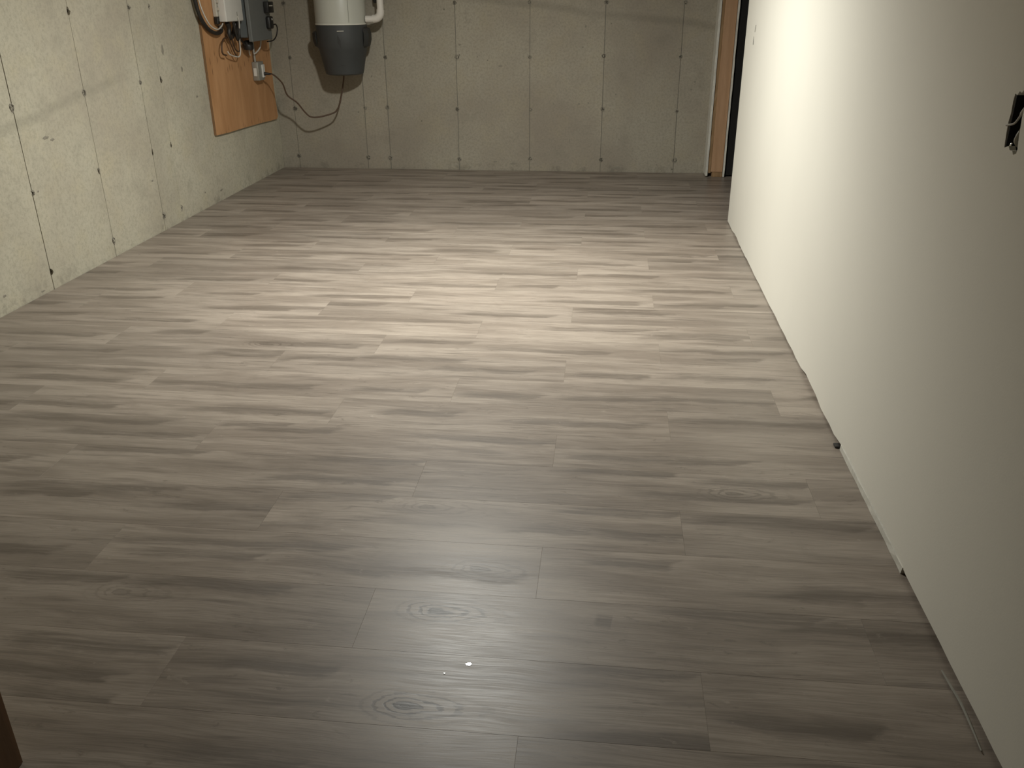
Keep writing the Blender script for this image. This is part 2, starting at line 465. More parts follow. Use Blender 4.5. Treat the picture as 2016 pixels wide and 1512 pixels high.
def plank_mesh(u0, u1, v1):
    key = (round(u0, 3), round(u1, 3), round(v1, 3))
    if key not in PLANK_MESH:
        bm = bmesh.new()
        g, ch, th = 0.00008, 0.00025, 0.006
        a, b, c, d = u0+g, u1-g, g, v1-g
        lo = [bm.verts.new(p) for p in ((a, c, -th), (b, c, -th), (b, d, -th), (a, d, -th))]
        md = [bm.verts.new(p) for p in ((a, c, -ch), (b, c, -ch), (b, d, -ch), (a, d, -ch))]
        hi = [bm.verts.new(p) for p in ((a+ch, c+ch, 0), (b-ch, c+ch, 0), (b-ch, d-ch, 0), (a+ch, d-ch, 0))]
        bm.faces.new(lo[::-1]); bm.faces.new(hi)
        for q, r in ((lo, md), (md, hi)):
            for i in range(4):
                j = (i+1) % 4
                bm.faces.new((q[i], q[j], r[j], r[i]))
        me = mesh_of(bm, 'plank')
        me.materials.append(M['plank'])
        PLANK_MESH[key] = me
    return PLANK_MESH[key]

rp = random.Random(21)
for k in range(-11, 28):
    y0 = ROW0 + k*PITCH_ROW
    v1 = min(PITCH_ROW, YB-0.012-y0)
    if v1 < 0.03:
        continue
    x_lo = XL+0.004
    x_hi = 2.3 if 5.3 < y0 < 7.6 else XR+0.10
    e = ENDS[k % 3]
    for n in range(-4, 3):
        a = e + n*LEN
        u0, u1 = max(0, x_lo-a), min(LEN, x_hi-a)
        if u1-u0 < 0.02:
            continue
        o = new_obj('plank', plank_mesh(u0, u1, v1), None, floor, (a, y0, rp.uniform(-0.0001, 0.0)))
        o['seed'] = rp.random()
        o['tone'] = rp.uniform(0.88, 1.08)
        s = list(STREAK.get((k, n), []))
        base = [(rp.uniform(.80, .98), rp.uniform(.06, .10), rp.uniform(.18, .28)), (rp.uniform(.12, .32), rp.uniform(.06, .18), rp.uniform(.12, .24))]
        while len(s) < 3:
            s.append(base.pop(0) if (base and rp.random() < 0.75) else (-9.0, 0.0, 0.1))
        for i in range(3):
            o['streak%d' % i] = [float(q) for q in s[i]]
        kn = KNOT.get((k, n))
        if kn is None:
            kn = (rp.uniform(.2, 1.0), rp.uniform(.05, .17), 0.45 if rp.random() < 0.06 else 0.0)
        o['knot'] = [float(q) for q in kn]

# ------------------------------------------------------------------ concrete walls: cast panels with tie marks
def tie_mesh(seed):
    r = random.Random(seed)
    bm = bmesh.new()
    n = 12
    rings = []
    for rad, h in ((0.0195, 0.0), (0.0145, 0.0022), (0.0095, 0.0030), (0.0075, -0.0004)):
        rings.append([bm.verts.new((rad*(1+r.uniform(-.22, .22))*math.cos(2*math.pi*i/n), rad*(1+r.uniform(-.22, .22))*math.sin(2*math.pi*i/n), h)) for i in range(n)])
    for q, (a, b) in enumerate(zip(rings, rings[1:])):
        for i in range(n):
            f = bm.faces.new((a[i], a[(i+1) % n], b[(i+1) % n], b[i]))
            f.material_index = 1 if (q == 1 and r.random() < 0.5) or q == 2 else 0
    f = bm.faces.new(rings[-1]); f.material_index = 1
    me = mesh_of(bm, 'tie_mark')
    me.materials.append(M['tie_rim']); me.materials.append(M['tie_pit'])
    return me
TIES = [tie_mesh(i) for i in range(6)]
TIE_Z = [0.088, 0.495, 0.906, 1.316, 1.726, 2.136]

def form_wall(name, seams, gaps, lo, hi, side, plane, mat):
    th, depth = 0.20, 0.005
    if side == 'x':
        w = box(name, plane-th, plane-depth, lo, hi, -0.08, ZC, M['groove'])
    else:
        w = box(name, lo, hi, plane+depth, plane+th, -0.08, ZC, M['groove'])
    struct(w)
    cuts = [lo] + seams + [hi]
    gs = [0.0] + gaps + [0.0]
    for i in range(len(cuts)-1):
        a, b = cuts[i]+gs[i]/2, cuts[i+1]-gs[i+1]/2
        bm = bmesh.new()
        # the joint edges wander a little, like the fin left by form panels
        rw = random.Random(i*31+len(name))
        nz = 14
        zz = [-0.08 + (ZC+0.08)*j/nz for j in range(nz+1)]
        L = [a + (rw.uniform(-.001, .001) if 0 < i else 0) for _ in zz]
        Rr = [b + (rw.uniform(-.001, .001) if i < len(cuts)-2 else 0) for _ in zz]
        front = 0.0 + rw.uniform(-0.0008, 0.0008)
        def P(q, z, d):
            return (plane+front-d, q, z) if side == 'x' else (q, plane-front+d, z)
        for j in range(nz):
            f4 = [bm.verts.new(P(L[j], zz[j], 0)), bm.verts.new(P(Rr[j], zz[j], 0)), bm.verts.new(P(Rr[j+1], zz[j+1], 0)), bm.verts.new(P(L[j+1], zz[j+1], 0))]
            b4 = [bm.verts.new(P(L[j], zz[j], depth)), bm.verts.new(P(Rr[j], zz[j], depth)), bm.verts.new(P(Rr[j+1], zz[j+1], depth)), bm.verts.new(P(L[j+1], zz[j+1], depth))]
            bm.faces.new(f4)
            bm.faces.new((f4[0], f4[3], b4[3], b4[0]))
            bm.faces.new((f4[1], b4[1], b4[2], f4[2]))
        bmesh.ops.remove_doubles(bm, verts=bm.verts[:], dist=1e-6)
        me = mesh_of(bm, 'form_panel')
        new_obj('form_panel', me, mat, w)
    return w

left_seams = [-0.24, 0.37, 0.98, 1.59, 2.19, 2.80, 3.41, 4.028, 4.648, 5.262, 5.512, 6.12, 6.73, 7.34]
left_gaps = [.005, .005, .005, .005, .005, .005, .005, .0055, .0048, .0035, .004, .003, .003, .003]
wall_left = form_wall('wall_left', left_seams, left_gaps, YN, YB, 'x', XL, M['concrete_left'])
back_seams = [-2.68, -2.066, -1.864, -1.264, -0.656, -0.055, 0.556, 1.165, 1.775]
back_gaps = [.004, .005, .005, .005, .005, .005, .005, .005, .005]
wall_back = form_wall('wall_back', back_seams, back_gaps, XL, 2.5, 'y', YB, M['concrete_back'])
rt = random.Random(5)
def tie(parent, loc, rot, s):
    o = new_obj('tie_mark', rt.choice(TIES), None, parent, loc)
    o.rotation_euler = rot
    o.scale = (s, s, 1)
for yy in left_seams:
    if 3.0 < yy < 6.0:
        for z in TIE_Z[:4]:
            tie(wall_left, (XL+0.0004, yy+rt.uniform(-.006, .006), z+rt.uniform(-.008, .008)), (rt.uniform(0, 6.28), math.pi/2, 0), rt.uniform(0.8, 1.15))
for xx in back_seams:
    if xx < 0.7:
        for z in TIE_Z[:4]:
            tie(wall_back, (xx+rt.uniform(-.008, .008), YB-0.0004, z+0.008+rt.uniform(-.008, .008)), (math.pi/2, rt.uniform(0, 6.28), 0), rt.uniform(0.75, 1.15))

# chips and scuffs in the concrete: place along the wall, height, and size in photograph-scale units
LEFT_PITS = [(5.607, 1.072, 5, 16), (4.232, 0.733, 8, 5), (4.282, 0.716, 6, 4), (5.995, 0.749, 6, 4), (6.169, 0.072, 7, 5), (5.9, 0.109, 4, 3), (5.831, 0.94, 4, 10), (5.202, 0.328, 4, 4), (4.076, 0.494, 3, 3), (3.654, 0.085, 5, 4), (3.937, 0.018, 6, 3)]
BACK_PITS = [(-0.172, 0.557, 4, 5), (-0.248, 0.548, 5, 5), (-0.211, 1.142, 4, 6), (-0.321, 0.249, 3, 12), (0.681, 0.727, 5, 5), (0.657, 0.668, 6, 4), (-0.799, 0.057, 18, 5), (-0.952, 0.072, 12, 4), (-1.232, 1.006, 7, 6), (-1.087, 0.913, 4, 4), (0.05, 0.626, 3, 3), (-1.983, 0.76, 4, 4), (-2.056, 0.776, 4, 12), (-0.458, 0.547, 3, 3), (-0.9, 0.843, 10, 4), (0.088, 0.035, 16, 4)]
def pit_mesh(seed, w, h):
    r = random.Random(seed)
    bm = bmesh.new()
    n = 10
    out = [bm.verts.new((w*(1+r.uniform(-.3, .3))*math.cos(2*math.pi*i/n), h*(1+r.uniform(-.3, .3))*math.sin(2*math.pi*i/n), 0)) for i in range(n)]
    inn = [bm.verts.new((v.co.x*0.55, v.co.y*0.55, 0.0012)) for v in out]
    for i in range(n):
        f = bm.faces.new((out[i], out[(i+1) % n], inn[(i+1) % n], inn[i]))
    bm.faces.new(inn)
    me = mesh_of(bm, 'chip_mark')
    me.materials.append(M['tie_rim'])
    return me
for i, (q, z, w, h) in enumerate(LEFT_PITS):
    o = new_obj('chip_mark', pit_mesh(i, h*0.0017, w*0.0030), None, wall_left, (XL+0.0003, q, z))
    o.rotation_euler = (0, math.pi/2, 0)
for i, (q, z, w, h) in enumerate(BACK_PITS):
    o = new_obj('chip_mark', pit_mesh(40+i, w*0.0020, h*0.0020), None, wall_back, (q, YB-0.0003, z))
    o.rotation_euler = (math.pi/2, 0, 0)

# ------------------------------------------------------------------ white drywall on the right, with its cut-outs
WEND = 5.775
rj = random.Random(11)
bottom = []
yy = YN
while yy < WEND:
    if yy > 2.66:
        z = 0.008 + rj.uniform(-.003, .003)
        if 3.0 < yy < 3.22: z += 0.010
        if 5.25 < yy < 5.45: z += 0.006
    elif yy > 1.95:
        z = 0.023 + rj.uniform(-.002, .002)
    else:
        z = 0.014 + rj.uniform(-.001, .001)
    bottom.append((yy, z))
    yy += rj.uniform(0.05, 0.13)
bottom.append((WEND, 0.009))
outer = bottom + [(WEND, ZC), (YN, ZC)]
switch_hole = [(1.916,1.198),(1.918,1.183),(1.916,1.160),(1.919,1.143),(1.917,1.121),(1.912,1.093),(1.893,1.099),(1.884,1.092),(1.872,1.093),(1.866,1.086),(1.853,1.090),(1.851,1.098),(1.857,1.120),(1.860,1.140),(1.863,1.158),(1.862,1.175),(1.868,1.189),(1.864,1.204),(1.876,1.212),(1.888,1.202),(1.898,1.204),(1.906,1.196)]
slot_a = [(5.400,1.215),(5.416,1.218),(5.424,1.200),(5.436,1.178),(5.424,1.175),(5.408,1.196)]
slot_b = [(5.440,1.155),(5.452,1.154),(5.456,1.130),(5.456,1.110),(5.430,1.109),(5.436,1.130)]
wall_right = struct(sheet('wall_right', outer, [switch_hole, slot_a, slot_b], 0.0127, 'x', XR, M['white_wall']))
box('drywall_back', XR+0.1, XR+0.1127, YN, WEND, 0.01, ZC, M['kraft'], wall_right)
box('end_stud', XR+0.013, XR+0.0995, WEND-0.04, WEND-0.001, 0.04, ZC, M['stud'], wall_right)
box('bottom_plate', XR+0.014, XR+0.0995, YN, WEND, 0.0005, 0.038, M['plate'], wall_right)
for sl in (slot_a, slot_b):
    sheet('slot_shade', sl, [], 0.010, 'x', XR+0.0006, M['void'], wall_right)  # near-black fill standing in for the shade inside the slot

# ------------------------------------------------------------------ wall beyond the doorway, seen on its stud end
YS = 7.335
wall_end = empty('wall_end', (XR, YS, 0)); struct(wall_end)
def kid(o, parent):
    o.parent = parent
    o.matrix_parent_inverse = parent.matrix_basis.inverted()
    return o
def rough_strip(name, x0, x1, y0, y1, z0, z1, mat, amp, seed):
    r = random.Random(seed)
    bm = bmesh.new()
    n = 40
    rows = []
    for i in range(n+1):
        z = z0 + (z1-z0)*i/n
        a, b, c = (r.uniform(-amp, amp) for _ in range(3))
        rows.append([bm.verts.new(p) for p in ((x0, y0+c, z), (x1+a*0.6, y0+b, z), (x1, y1, z), (x0, y1, z))])
    for p, q in zip(rows, rows[1:]):
        for i in range(4):
            j = (i+1) % 4
            bm.faces.new((p[i], p[j], q[j], q[i]))
    bm.faces.new(rows[0]); bm.faces.new(rows[-1])
    return new_obj(name, mesh_of(bm, name), mat)
kid(rough_strip('drywall_face', XR, XR+0.0175, YS-0.008, YB-0.002, 0.010, ZC, M['gypsum'], 0.002, 3), wall_end)
kid(rough_strip('shim_strip', XR+0.0195, XR+0.0435, YS+0.004, YS+0.05, 0.032, ZC, M['stud_old'], 0.003, 4), wall_end)
kid(box('stud', XR+0.044, XR+0.137, YS, YS+0.04, 0.0400, ZC, M['stud'], None, 0.003), wall_end)
kid(box('bottom_plate', XR+0.052, XR+0.137, YS-0.002, YB-0.002, 0.0005, 0.0385, M['stud_old'], None, 0.002), wall_end)
kid(rough_strip('drywall_face', XR+0.139, XR+0.152, YS-0.014, YB-0.002, 0.004, ZC, M['gypsum'], 0.0022, 9), wall_end)
box('header', XR, XR+0.1127, WEND+0.001, YS-0.016, 2.08, ZC, M['white_wall'], wall_right)

# black panel added to keep the doorway gap dark, and the unlit room's near-black walls
dx, dy = 0.063, 0.116
dl = math.hypot(dx, dy)
gap_panel = box('gap_panel_1', 0, 0.72, 0, 0.035, 0.012, 2.03, M['gap_black'], None, 0.002)  # added black sheet standing in for the darkness of the gap
gap_panel.location = (XR+0.163, YS+0.012, 0)
gap_panel.rotation_euler = (0, 0, math.radians(9.0))
struct(gap_panel)
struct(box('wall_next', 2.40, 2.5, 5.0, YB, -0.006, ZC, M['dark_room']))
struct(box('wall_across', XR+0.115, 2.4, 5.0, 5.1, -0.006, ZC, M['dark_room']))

# ------------------------------------------------------------------ near end: the partition the photographer stands beside
XJ, YJ = -1.105, 1.15
wall_near = struct(box('wall_near', XL+0.001, XJ-0.04, YJ-0.125, YJ-0.006, 0.001, ZC, M['white_wall']))
kid(box('stud', XJ-0.0385, XJ, YJ-0.118, YJ, 0.0005, ZC, M['jamb'], None, 0.002), wall_near)
struct(box('wall_behind', XL-0.2, XR+0.12, YN-0.12, YN, -0.08, ZC, M['white_wall']))
struct(box('ceiling', XL-0.2, 2.5, YN-0.12, YB+0.2, ZC, ZC+0.1, M['ceiling']))

# ------------------------------------------------------------------ ceiling downlight (above the frame)
lamp = tag(empty('ceiling_downlight', LAMP), 'round white downlight set in the basement ceiling', 'downlight')
lathe('trim_ring', [(0.062, -0.001), (0.062, -0.010), (0.070, -0.012), (0.094, -0.006), (0.094, -0.0005)], M['white_plastic'], lamp, 40)
lathe('lens', [(0.0605, -0.0010), (0.0605, -0.0055), (0.04, -0.0075), (0.002, -0.0080)], M['lens'], lamp, 32)
for nm_, pw, cone in (('downlight_glow', LAMP_POWER, LAMP_CONE), ('downlight_beam', BEAM_POWER, BEAM_CONE)):
    sd = bpy.data.lights.new(nm_, 'SPOT')
    sd.energy = pw
    sd.color = LAMP_COLOR
    sd.spot_size = math.radians(cone)
    sd.spot_blend = 1.0
    sd.shadow_soft_size = 0.085
    so = bpy.data.objects.new(nm_, sd)
    COL.objects.link(so)
    so.parent = lamp
    so.location = (0, 0, -0.06)
    so.rotation_euler = (math.radians(LAMP_TILT if 'glow' in nm_ else 2.0), 0, 0)

# ------------------------------------------------------------------ plywood board on the left wall
board = empty('plywood_board', (XL, 6.80, 0.44))
tag(board, 'orange-brown plywood backing board on the left concrete wall behind the utility boxes', 'plywood board')
bm = bmesh.new()
edge = [(6.178, 0.462), (6.40, 0.452), (6.665, 0.447), (6.90, 0.440), (7.09, 0.434), (7.28, 0.425), (7.40, 0.422), (7.435, 0.44), (7.428, 0.50), (7.418, 0.58), (7.412, 0.70), (7.41, 0.85), (7.41, 2.2), (6.178, 2.2)]
fv = []
for y, z in edge:
    bow = 0.018
    fv.append((bm.verts.new((XL+bow, y, z)), bm.verts.new((XL+0.001, y, z))))
bm.faces.new([a for a, b in fv])
bm.faces.new([b for a, b in fv][::-1])
for i in range(len(fv)):
    j = (i+1) % len(fv)
    f = bm.faces.new((fv[i][0], fv[i][1], fv[j][1], fv[j][0]))
    f.material_index = 1
me = mesh_of(bm, 'panel')
me.materials.append(M['plywood']); me.materials.append(M['ply_edge'])
kid(new_obj('panel', me), board)

BX = XL+0.0185        # face of the board

# white box
wb = empty('utility_box', (BX, 6.62, 1.21))
tag(wb, 'white plastic utility box on the plywood board, left of the grey cabinet', 'utility box')
kid(box('backplate', BX+0.0005, BX+0.030, 6.39, 6.725, 1.245, 1.70, M['beige_plastic'], None, 0.004), wb)
kid(box('cover', BX+0.030, BX+0.088, 6.412, 6.722, 1.211, 1.70, M['white_plastic'], None, 0.008, 3, True), wb)
kid(box('cover_seam', BX+0.0875, BX+0.0895, 6.605, 6.611, 1.215, 1.275, M['seam'], None), wb)
for z in (1.285, 1.335):
    kid(box('side_clip', BX+0.022, BX+0.046, 6.400, 6.4115, z, z+0.022, M['beige_plastic'], None, 0.002), wb)
kid(box('cable_gland', BX+0.006, BX+0.032, 6.385, 6.425, 1.196, 1.244, M['black'], None, 0.004), wb)

# grey cabinet
gb = empty('grey_cabinet', (BX, 6.93, 1.06))
tag(gb, 'dark grey metal cabinet on the plywood board, between white box and room corner', 'cabinet')
kid(box('tub', BX+0.0005, BX+0.098, 6.765, 7.165, 1.092, 1.75, M['grey_steel'], None, 0.003), gb)
cv = kid(box('cover', BX+0.098, BX+0.128, 6.745, 7.165, 1.064, 1.75, M['grey_steel_door'], None, 0.004), gb)
kid(box('latch_slot', BX+0.040, BX+0.062, 6.7615, 6.766, 1.235, 1.29, M['black'], None, 0.001), gb)
kid(box('latch', BX+0.046, BX+0.058, 6.7575, 6.762, 1.245, 1.282, M['beige_plastic'], None, 0.001), gb)

# plugs on the cabinet
pa = empty('power_adapter', (BX+0.13, 7.11, 1.26))
tag(pa, 'square black power adapter, upper one on the grey cabinet', 'power adapter')
kid(box('case', BX+0.1285, BX+0.168, 7.035, 7.155, 1.258, 1.338, M['black'], None, 0.006, 2, True), pa)
kid(box('rating_label', BX+0.168, BX+0.1688, 7.06, 7.13, 1.305, 1.312, M['beige_plastic']), pa)
pb = empty('power_plug', (BX+0.13, 7.09, 1.14))
tag(pb, 'rounded black plug with a looping lead, below the square adapter on the cabinet', 'plug')
kid(box('case', BX+0.1285, BX+0.165, 7.05, 7.135, 1.142, 1.235, M['black'], None, 0.014, 3, True), pb)
kid(box('indicator', BX+0.165, BX+0.1662, 7.09, 7.105, 1.205, 1.218, M['white_plastic']), pb)
kid(tube('lead', [(BX+0.150, 7.13, 1.168), (BX+0.152, 7.20, 1.172), (BX+0.146, 7.245, 1.140), (BX+0.140, 7.225, 1.090), (BX+0.130, 7.17, 1.056), (BX+0.110, 7.09, 1.050)], 0.0052, M['cable_black']), pb)

# black cable gland and lump under the cabinet
bl = empty('black_transformer', (BX+0.04, 6.83, 1.0))
tag(bl, 'small black transformer hanging under the grey cabinet', 'transformer')
kid(lathe('case', [(0.012, 0.0), (0.034, 0.004), (0.038, 0.016), (0.038, 0.052), (0.030, 0.064), (0.012, 0.072)], M['black'], None, 20, (BX+0.055, 6.83, 1.000)), bl)
kid(tube('lead', [(BX+0.055, 6.855, 1.05), (BX+0.06, 6.90, 1.068), (BX+0.06, 6.955, 1.078)], 0.008, M['cable_black']), bl)

# cables
t1 = tube('thick_cable', [(BX+0.012, 6.06, 1.60), (BX+0.014, 6.075, 1.45), (BX+0.016, 6.10, 1.356), (BX+0.020, 6.130, 1.261), (BX+0.024, 6.215, 1.178), (BX+0.028, 6.335, 1.140), (BX+0.030, 6.430, 1.152), (BX+0.020, 6.435, 1.19)], 0.0135, M['cable_black'], None, 10)
tag(t1, 'thick black cable looping up the left edge of the plywood board', 'cable')
t2 = tube('thin_white_cable', [(BX+0.030, 6.09, 1.60), (BX+0.034, 6.11, 1.40), (BX+0.040, 6.140, 1.29), (BX+0.045, 6.215, 1.20), (BX+0.048, 6.32, 1.166), (BX+0.046, 6.40, 1.182), (BX+0.044, 6.440, 1.202)], 0.0048, M['cable_white'])
tag(t2, 'thin white cable lying along the thick black cable, left of the white box', 'cable')
def cable(name, pts, r, mat, label, seg=8):
    return tag(tube(name, pts, r, mat, None, seg), label, 'cable')
cable('black_cable_bundle', [(BX+0.05, 6.50, 1.205), (BX+0.048, 6.525, 1.165), (BX+0.045, 6.52, 1.125), (BX+0.042, 6.545, 1.10), (BX+0.040, 6.60, 1.118), (BX+0.042, 6.64, 1.16), (BX+0.048, 6.66, 1.205)], 0.017, M['cable_black'], 'thick bunch of black cable doubled up right under the white box')
cable('black_cable_bundle', [(BX+0.081, 6.54, 1.206), (BX+0.080, 6.555, 1.15), (BX+0.078, 6.59, 1.085), (BX+0.079, 6.625, 1.13), (BX+0.080, 6.63, 1.206)], 0.010, M['cable_black'], 'narrow black cable fold in front of the bunch under the white box')
cable('black_lead', [(BX+0.055, 6.70, 1.205), (BX+0.050, 6.705, 1.12), (BX+0.044, 6.725, 1.09), (BX+0.040, 6.77, 1.06), (BX+0.045, 6.80, 1.035)], 0.0060, M['cable_black'], 'black lead running from the white box to the black transformer')
cable('brown_loop_cable', [(BX+0.035, 6.50, 1.105), (BX+0.040, 6.425, 1.098), (BX+0.044, 6.375, 1.065), (BX+0.044, 6.362, 1.020), (BX+0.042, 6.385, 0.998), (BX+0.040, 6.44, 0.988)], 0.0058, M['cable_brown'], 'dark brown cable loop hanging furthest left below the white box')
cable('brown_cross_cable', [(BX+0.05, 6.47, 1.13), (BX+0.050, 6.51, 1.075), (BX+0.050, 6.56, 1.010), (BX+0.050, 6.605, 0.965)], 0.0055, M['cable_brown'], 'straight brown cable slanting down across the cable loops')
cable('brown_hook_cable', [(BX+0.055, 6.535, 1.12), (BX+0.054, 6.56, 1.055), (BX+0.052, 6.595, 1.015), (BX+0.052, 6.65, 1.002), (BX+0.050, 6.672, 1.03), (BX+0.050, 6.68, 1.09)], 0.0055, M['cable_brown'], 'brown cable hooked in a short bend beside the hanging white cable')
cable('hanging_white_cable', [(BX+0.092, 6.605, 1.245), (BX+0.092, 6.620, 1.20), (BX+0.075, 6.635, 1.12), (BX+0.060, 6.66, 1.045), (BX+0.056, 6.662, 1.00), (BX+0.054, 6.635, 0.968), (BX+0.050, 6.57, 0.972), (BX+0.048, 6.48, 0.992), (BX+0.046, 6.455, 1.012)], 0.0046, M['cable_white'], 'thin white cable hanging straight down from the white box into a loop')
cable('white_feed_cable', [(BX+0.045, 7.12, 1.088), (BX+0.044, 7.125, 1.055), (BX+0.040, 7.10, 1.005), (BX+0.036, 7.03, 0.975), (BX+0.034, 6.985, 0.965)], 0.0058, M['cable_white'], 'white cable curving from the cabinet underside toward the outlet')
cable('white_short_cable', [(BX+0.03, 6.93, 1.092), (BX+0.028, 6.915, 1.04), (BX+0.026, 6.905, 0.985), (BX+0.026, 6.915, 0.96)], 0.0055, M['cable_white'], 'short white cable dropping below the cabinet beside the black transformer')

# outlet box with the vacuum's lead
ob = empty('outlet_box', (BX, 7.06, 0.77))
tag(ob, 'metal outlet box with a white receptacle at the right edge of the plywood board', 'outlet box')
kid(box('box_body', BX+0.0005, BX+0.052, 6.985, 7.105, 0.765, 0.905, M['galv'], None, 0.006, 2, True), ob)
kid(box('receptacle', BX+0.052, BX+0.064, 7.045, 7.092, 0.785, 0.882, M['white_plastic'], None, 0.003), ob)
kid(box('side_tab', BX+0.012, BX+0.036, 6.981, 6.986, 0.80, 0.86, M['white_plastic'], None, 0.001), ob)
kid(tube('conduit', [(BX+0.020, 6.985+0.03, 0.90), (BX+0.020, 7.012, 0.98), (BX+0.020, 7.012, 1.0905)], 0.0085, M['galv'], None, 10, 1), ob)

VX, VY = -2.150, 7.295
# ------------------------------------------------------------------ central vacuum canister on the back wall
vac = empty('vacuum_canister', (VX, VY, 0.77))
tag(vac, 'central vacuum canister, pale grey drum over a dark bucket, on the back wall', 'vacuum')
def vk(o):
    return kid(o, vac)
vk(lathe('drum', [(0.197, 1.176), (0.200, 1.178), (0.200, 1.75), (0.17, 1.80), (0.05, 1.82)], M['vac_body'], None, 56, (VX, VY, 0)))
vk(lathe('trim_band', [(0.2005, 1.166), (0.2035, 1.168), (0.2035, 1.178), (0.2005, 1.180)], M['vac_trim'], None, 56, (VX, VY, 0)))
bk = vk(lathe('bucket', [(0.06, 0.790), (0.135, 0.792), (0.150, 0.800), (0.155, 0.815), (0.190, 0.985), (0.199, 1.000), (0.201, 1.100), (0.203, 1.165), (0.19, 1.168)], M['vac_bucket'], None, 56, (VX, VY, 0)))
for s in (-1, 1):
    bm = bmesh.new()
    prof = [(0.195, 0.995), (0.225, 1.010), (0.238, 1.055), (0.238, 1.105), (0.226, 1.140 if s > 0 else 1.118), (0.200, 1.150 if s > 0 else 1.128)]
    A = []
    for ang in (-0.36, -0.20, 0.0, 0.20, 0.36):
        sc = 1.0 - 0.9*(abs(ang)/0.36)**3*0.12
        A.append([bm.verts.new((s*max(r*sc, 0.196)*math.cos(ang), r*sc*math.sin(ang), z)) for r, z in prof])
    for a, b in zip(A, A[1:]):
        for i in range(len(prof)-1):
            bm.faces.new((a[i], a[i+1], b[i+1], b[i]))
    bm.faces.new(A[0]); bm.faces.new(A[-1])
    bm.faces.new([a[0] for a in A]); bm.faces.new([a[-1] for a in A])
    vk(new_obj('latch', mesh_of(bm, 'latch', True, 30), M['vac_dark'], None, (VX, VY, 0)))
# seam on the drum, maker's strip and a dark patch for the finger recess's shade on the bucket: they follow the curve
def curved_patch(name, a0, a1, z0, z1, r, mat, taper=0.0, n=8, thick=0.002, r1=None):
    bm = bmesh.new()
    rows = []
    for i in range(n+1):
        a = a0+(a1-a0)*i/n
        sh = taper*(i/n)
        rb, rtop = r, (r1 if r1 else r)
        q = []
        for z, rr in ((z0+sh, rb), (z1+sh, rtop)):
            for d in (0, thick):
                q.append(bm.verts.new(((rr+d)*math.sin(a), -(rr+d)*math.cos(a), z)))
        rows.append(q)
    for p, q in zip(rows, rows[1:]):
        for i, j in ((0, 2), (2, 3), (3, 1), (1, 0)):
            bm.faces.new((p[i], p[j], q[j], q[i]))
    for p in (rows[0], rows[-1]):
        bm.faces.new((p[0], p[2], p[3], p[1]))
    return new_obj(name, mesh_of(bm, name), mat, None, (VX, VY, 0))
vk(curved_patch('drum_seam', 0.58, 0.60, 1.185, 1.75, 0.1985, M['seam'], 0, 2, 0.0022))
nm = kid(curved_patch('name_strip', 0.10, 0.36, 1.121, 1.127, 0.2005, M['beige_plastic'], 0.001, 8, 0.0015), bk)
kid(curved_patch('grip_shade', 0.10, 0.22, 1.040, 1.100, 0.1995, M['vac_dark'], -0.045, 8, 0.0022), bk)  # raised dark patch, the recess's shade put into its colour
kid(curved_patch('base_ridge', 0.14, 0.44, 0.868, 0.873, 0.1655, M['vac_dark'], 0.0, 8, 0.003), bk)
# mounting bracket to the wall
vk(box('wall_bracket', VX-0.07, VX+0.07, VY+0.19, YB-0.002, 1.28, 1.50, M['galv'], None, 0.004))

# its lead, plugged into the outlet box
pts = [(BX+0.085, 7.07, 0.808), (-2.685, 7.10, 0.803), (-2.631, 7.14, 0.735), (-2.610, 7.17, 0.640), (-2.545, 7.20, 0.578), (-2.497, 7.225, 0.503), (-2.454, 7.24, 0.462), (-2.383, 7.26, 0.460), (-2.284, 7.30, 0.484), (-2.252, 7.33, 0.511), (-2.233, 7.37, 0.568), (-2.214, 7.42, 0.690), (-2.190, 7.41, 0.800)]
lead = vk(tube('power_cord', pts, 0.0062, M['cable_brown'], None, 8, 8))
kid(tube('plug', [(BX+0.0645, 7.07, 0.812), (BX+0.080, 7.07, 0.812), (BX+0.112, 7.075, 0.808)], lambda q: 0.015-0.007*q, M['cable_black'], None, 10, 1), lead)

pipe = empty('drain_pipe', (VX+0.2, 7.30, 1.20))
tag(pipe, 'white plastic pipe elbowing upward from the side of the vacuum canister', 'pipe')
px = -1.822
kid(tube('pipe_run', [(VX+0.206, 7.285, 1.206), (VX+0.25, 7.287, 1.206), (px-0.055, 7.29, 1.207)], 0.0265, M['pvc'], None, 16, 1), pipe)
kid(tube('elbow', [(px-0.065, 7.29, 1.207), (px-0.030, 7.29, 1.213), (px-0.006, 7.29, 1.238), (px, 7.29, 1.275)], 0.0305, M['pvc'], None, 16, 6), pipe)
kid(tube('riser', [(px, 7.29, 1.27), (px, 7.29, 1.50), (px, 7.29, ZC-0.002)], 0.0265, M['pvc'], None, 16, 1), pipe)
cl = box('pipe_bracket', -1.905, -1.862, 7.40, YB-0.002, 1.322, 1.42, M['black'], None, 0.006, 2, True)
tag(cl, 'small black bracket on the back wall between canister and white pipe', 'bracket')

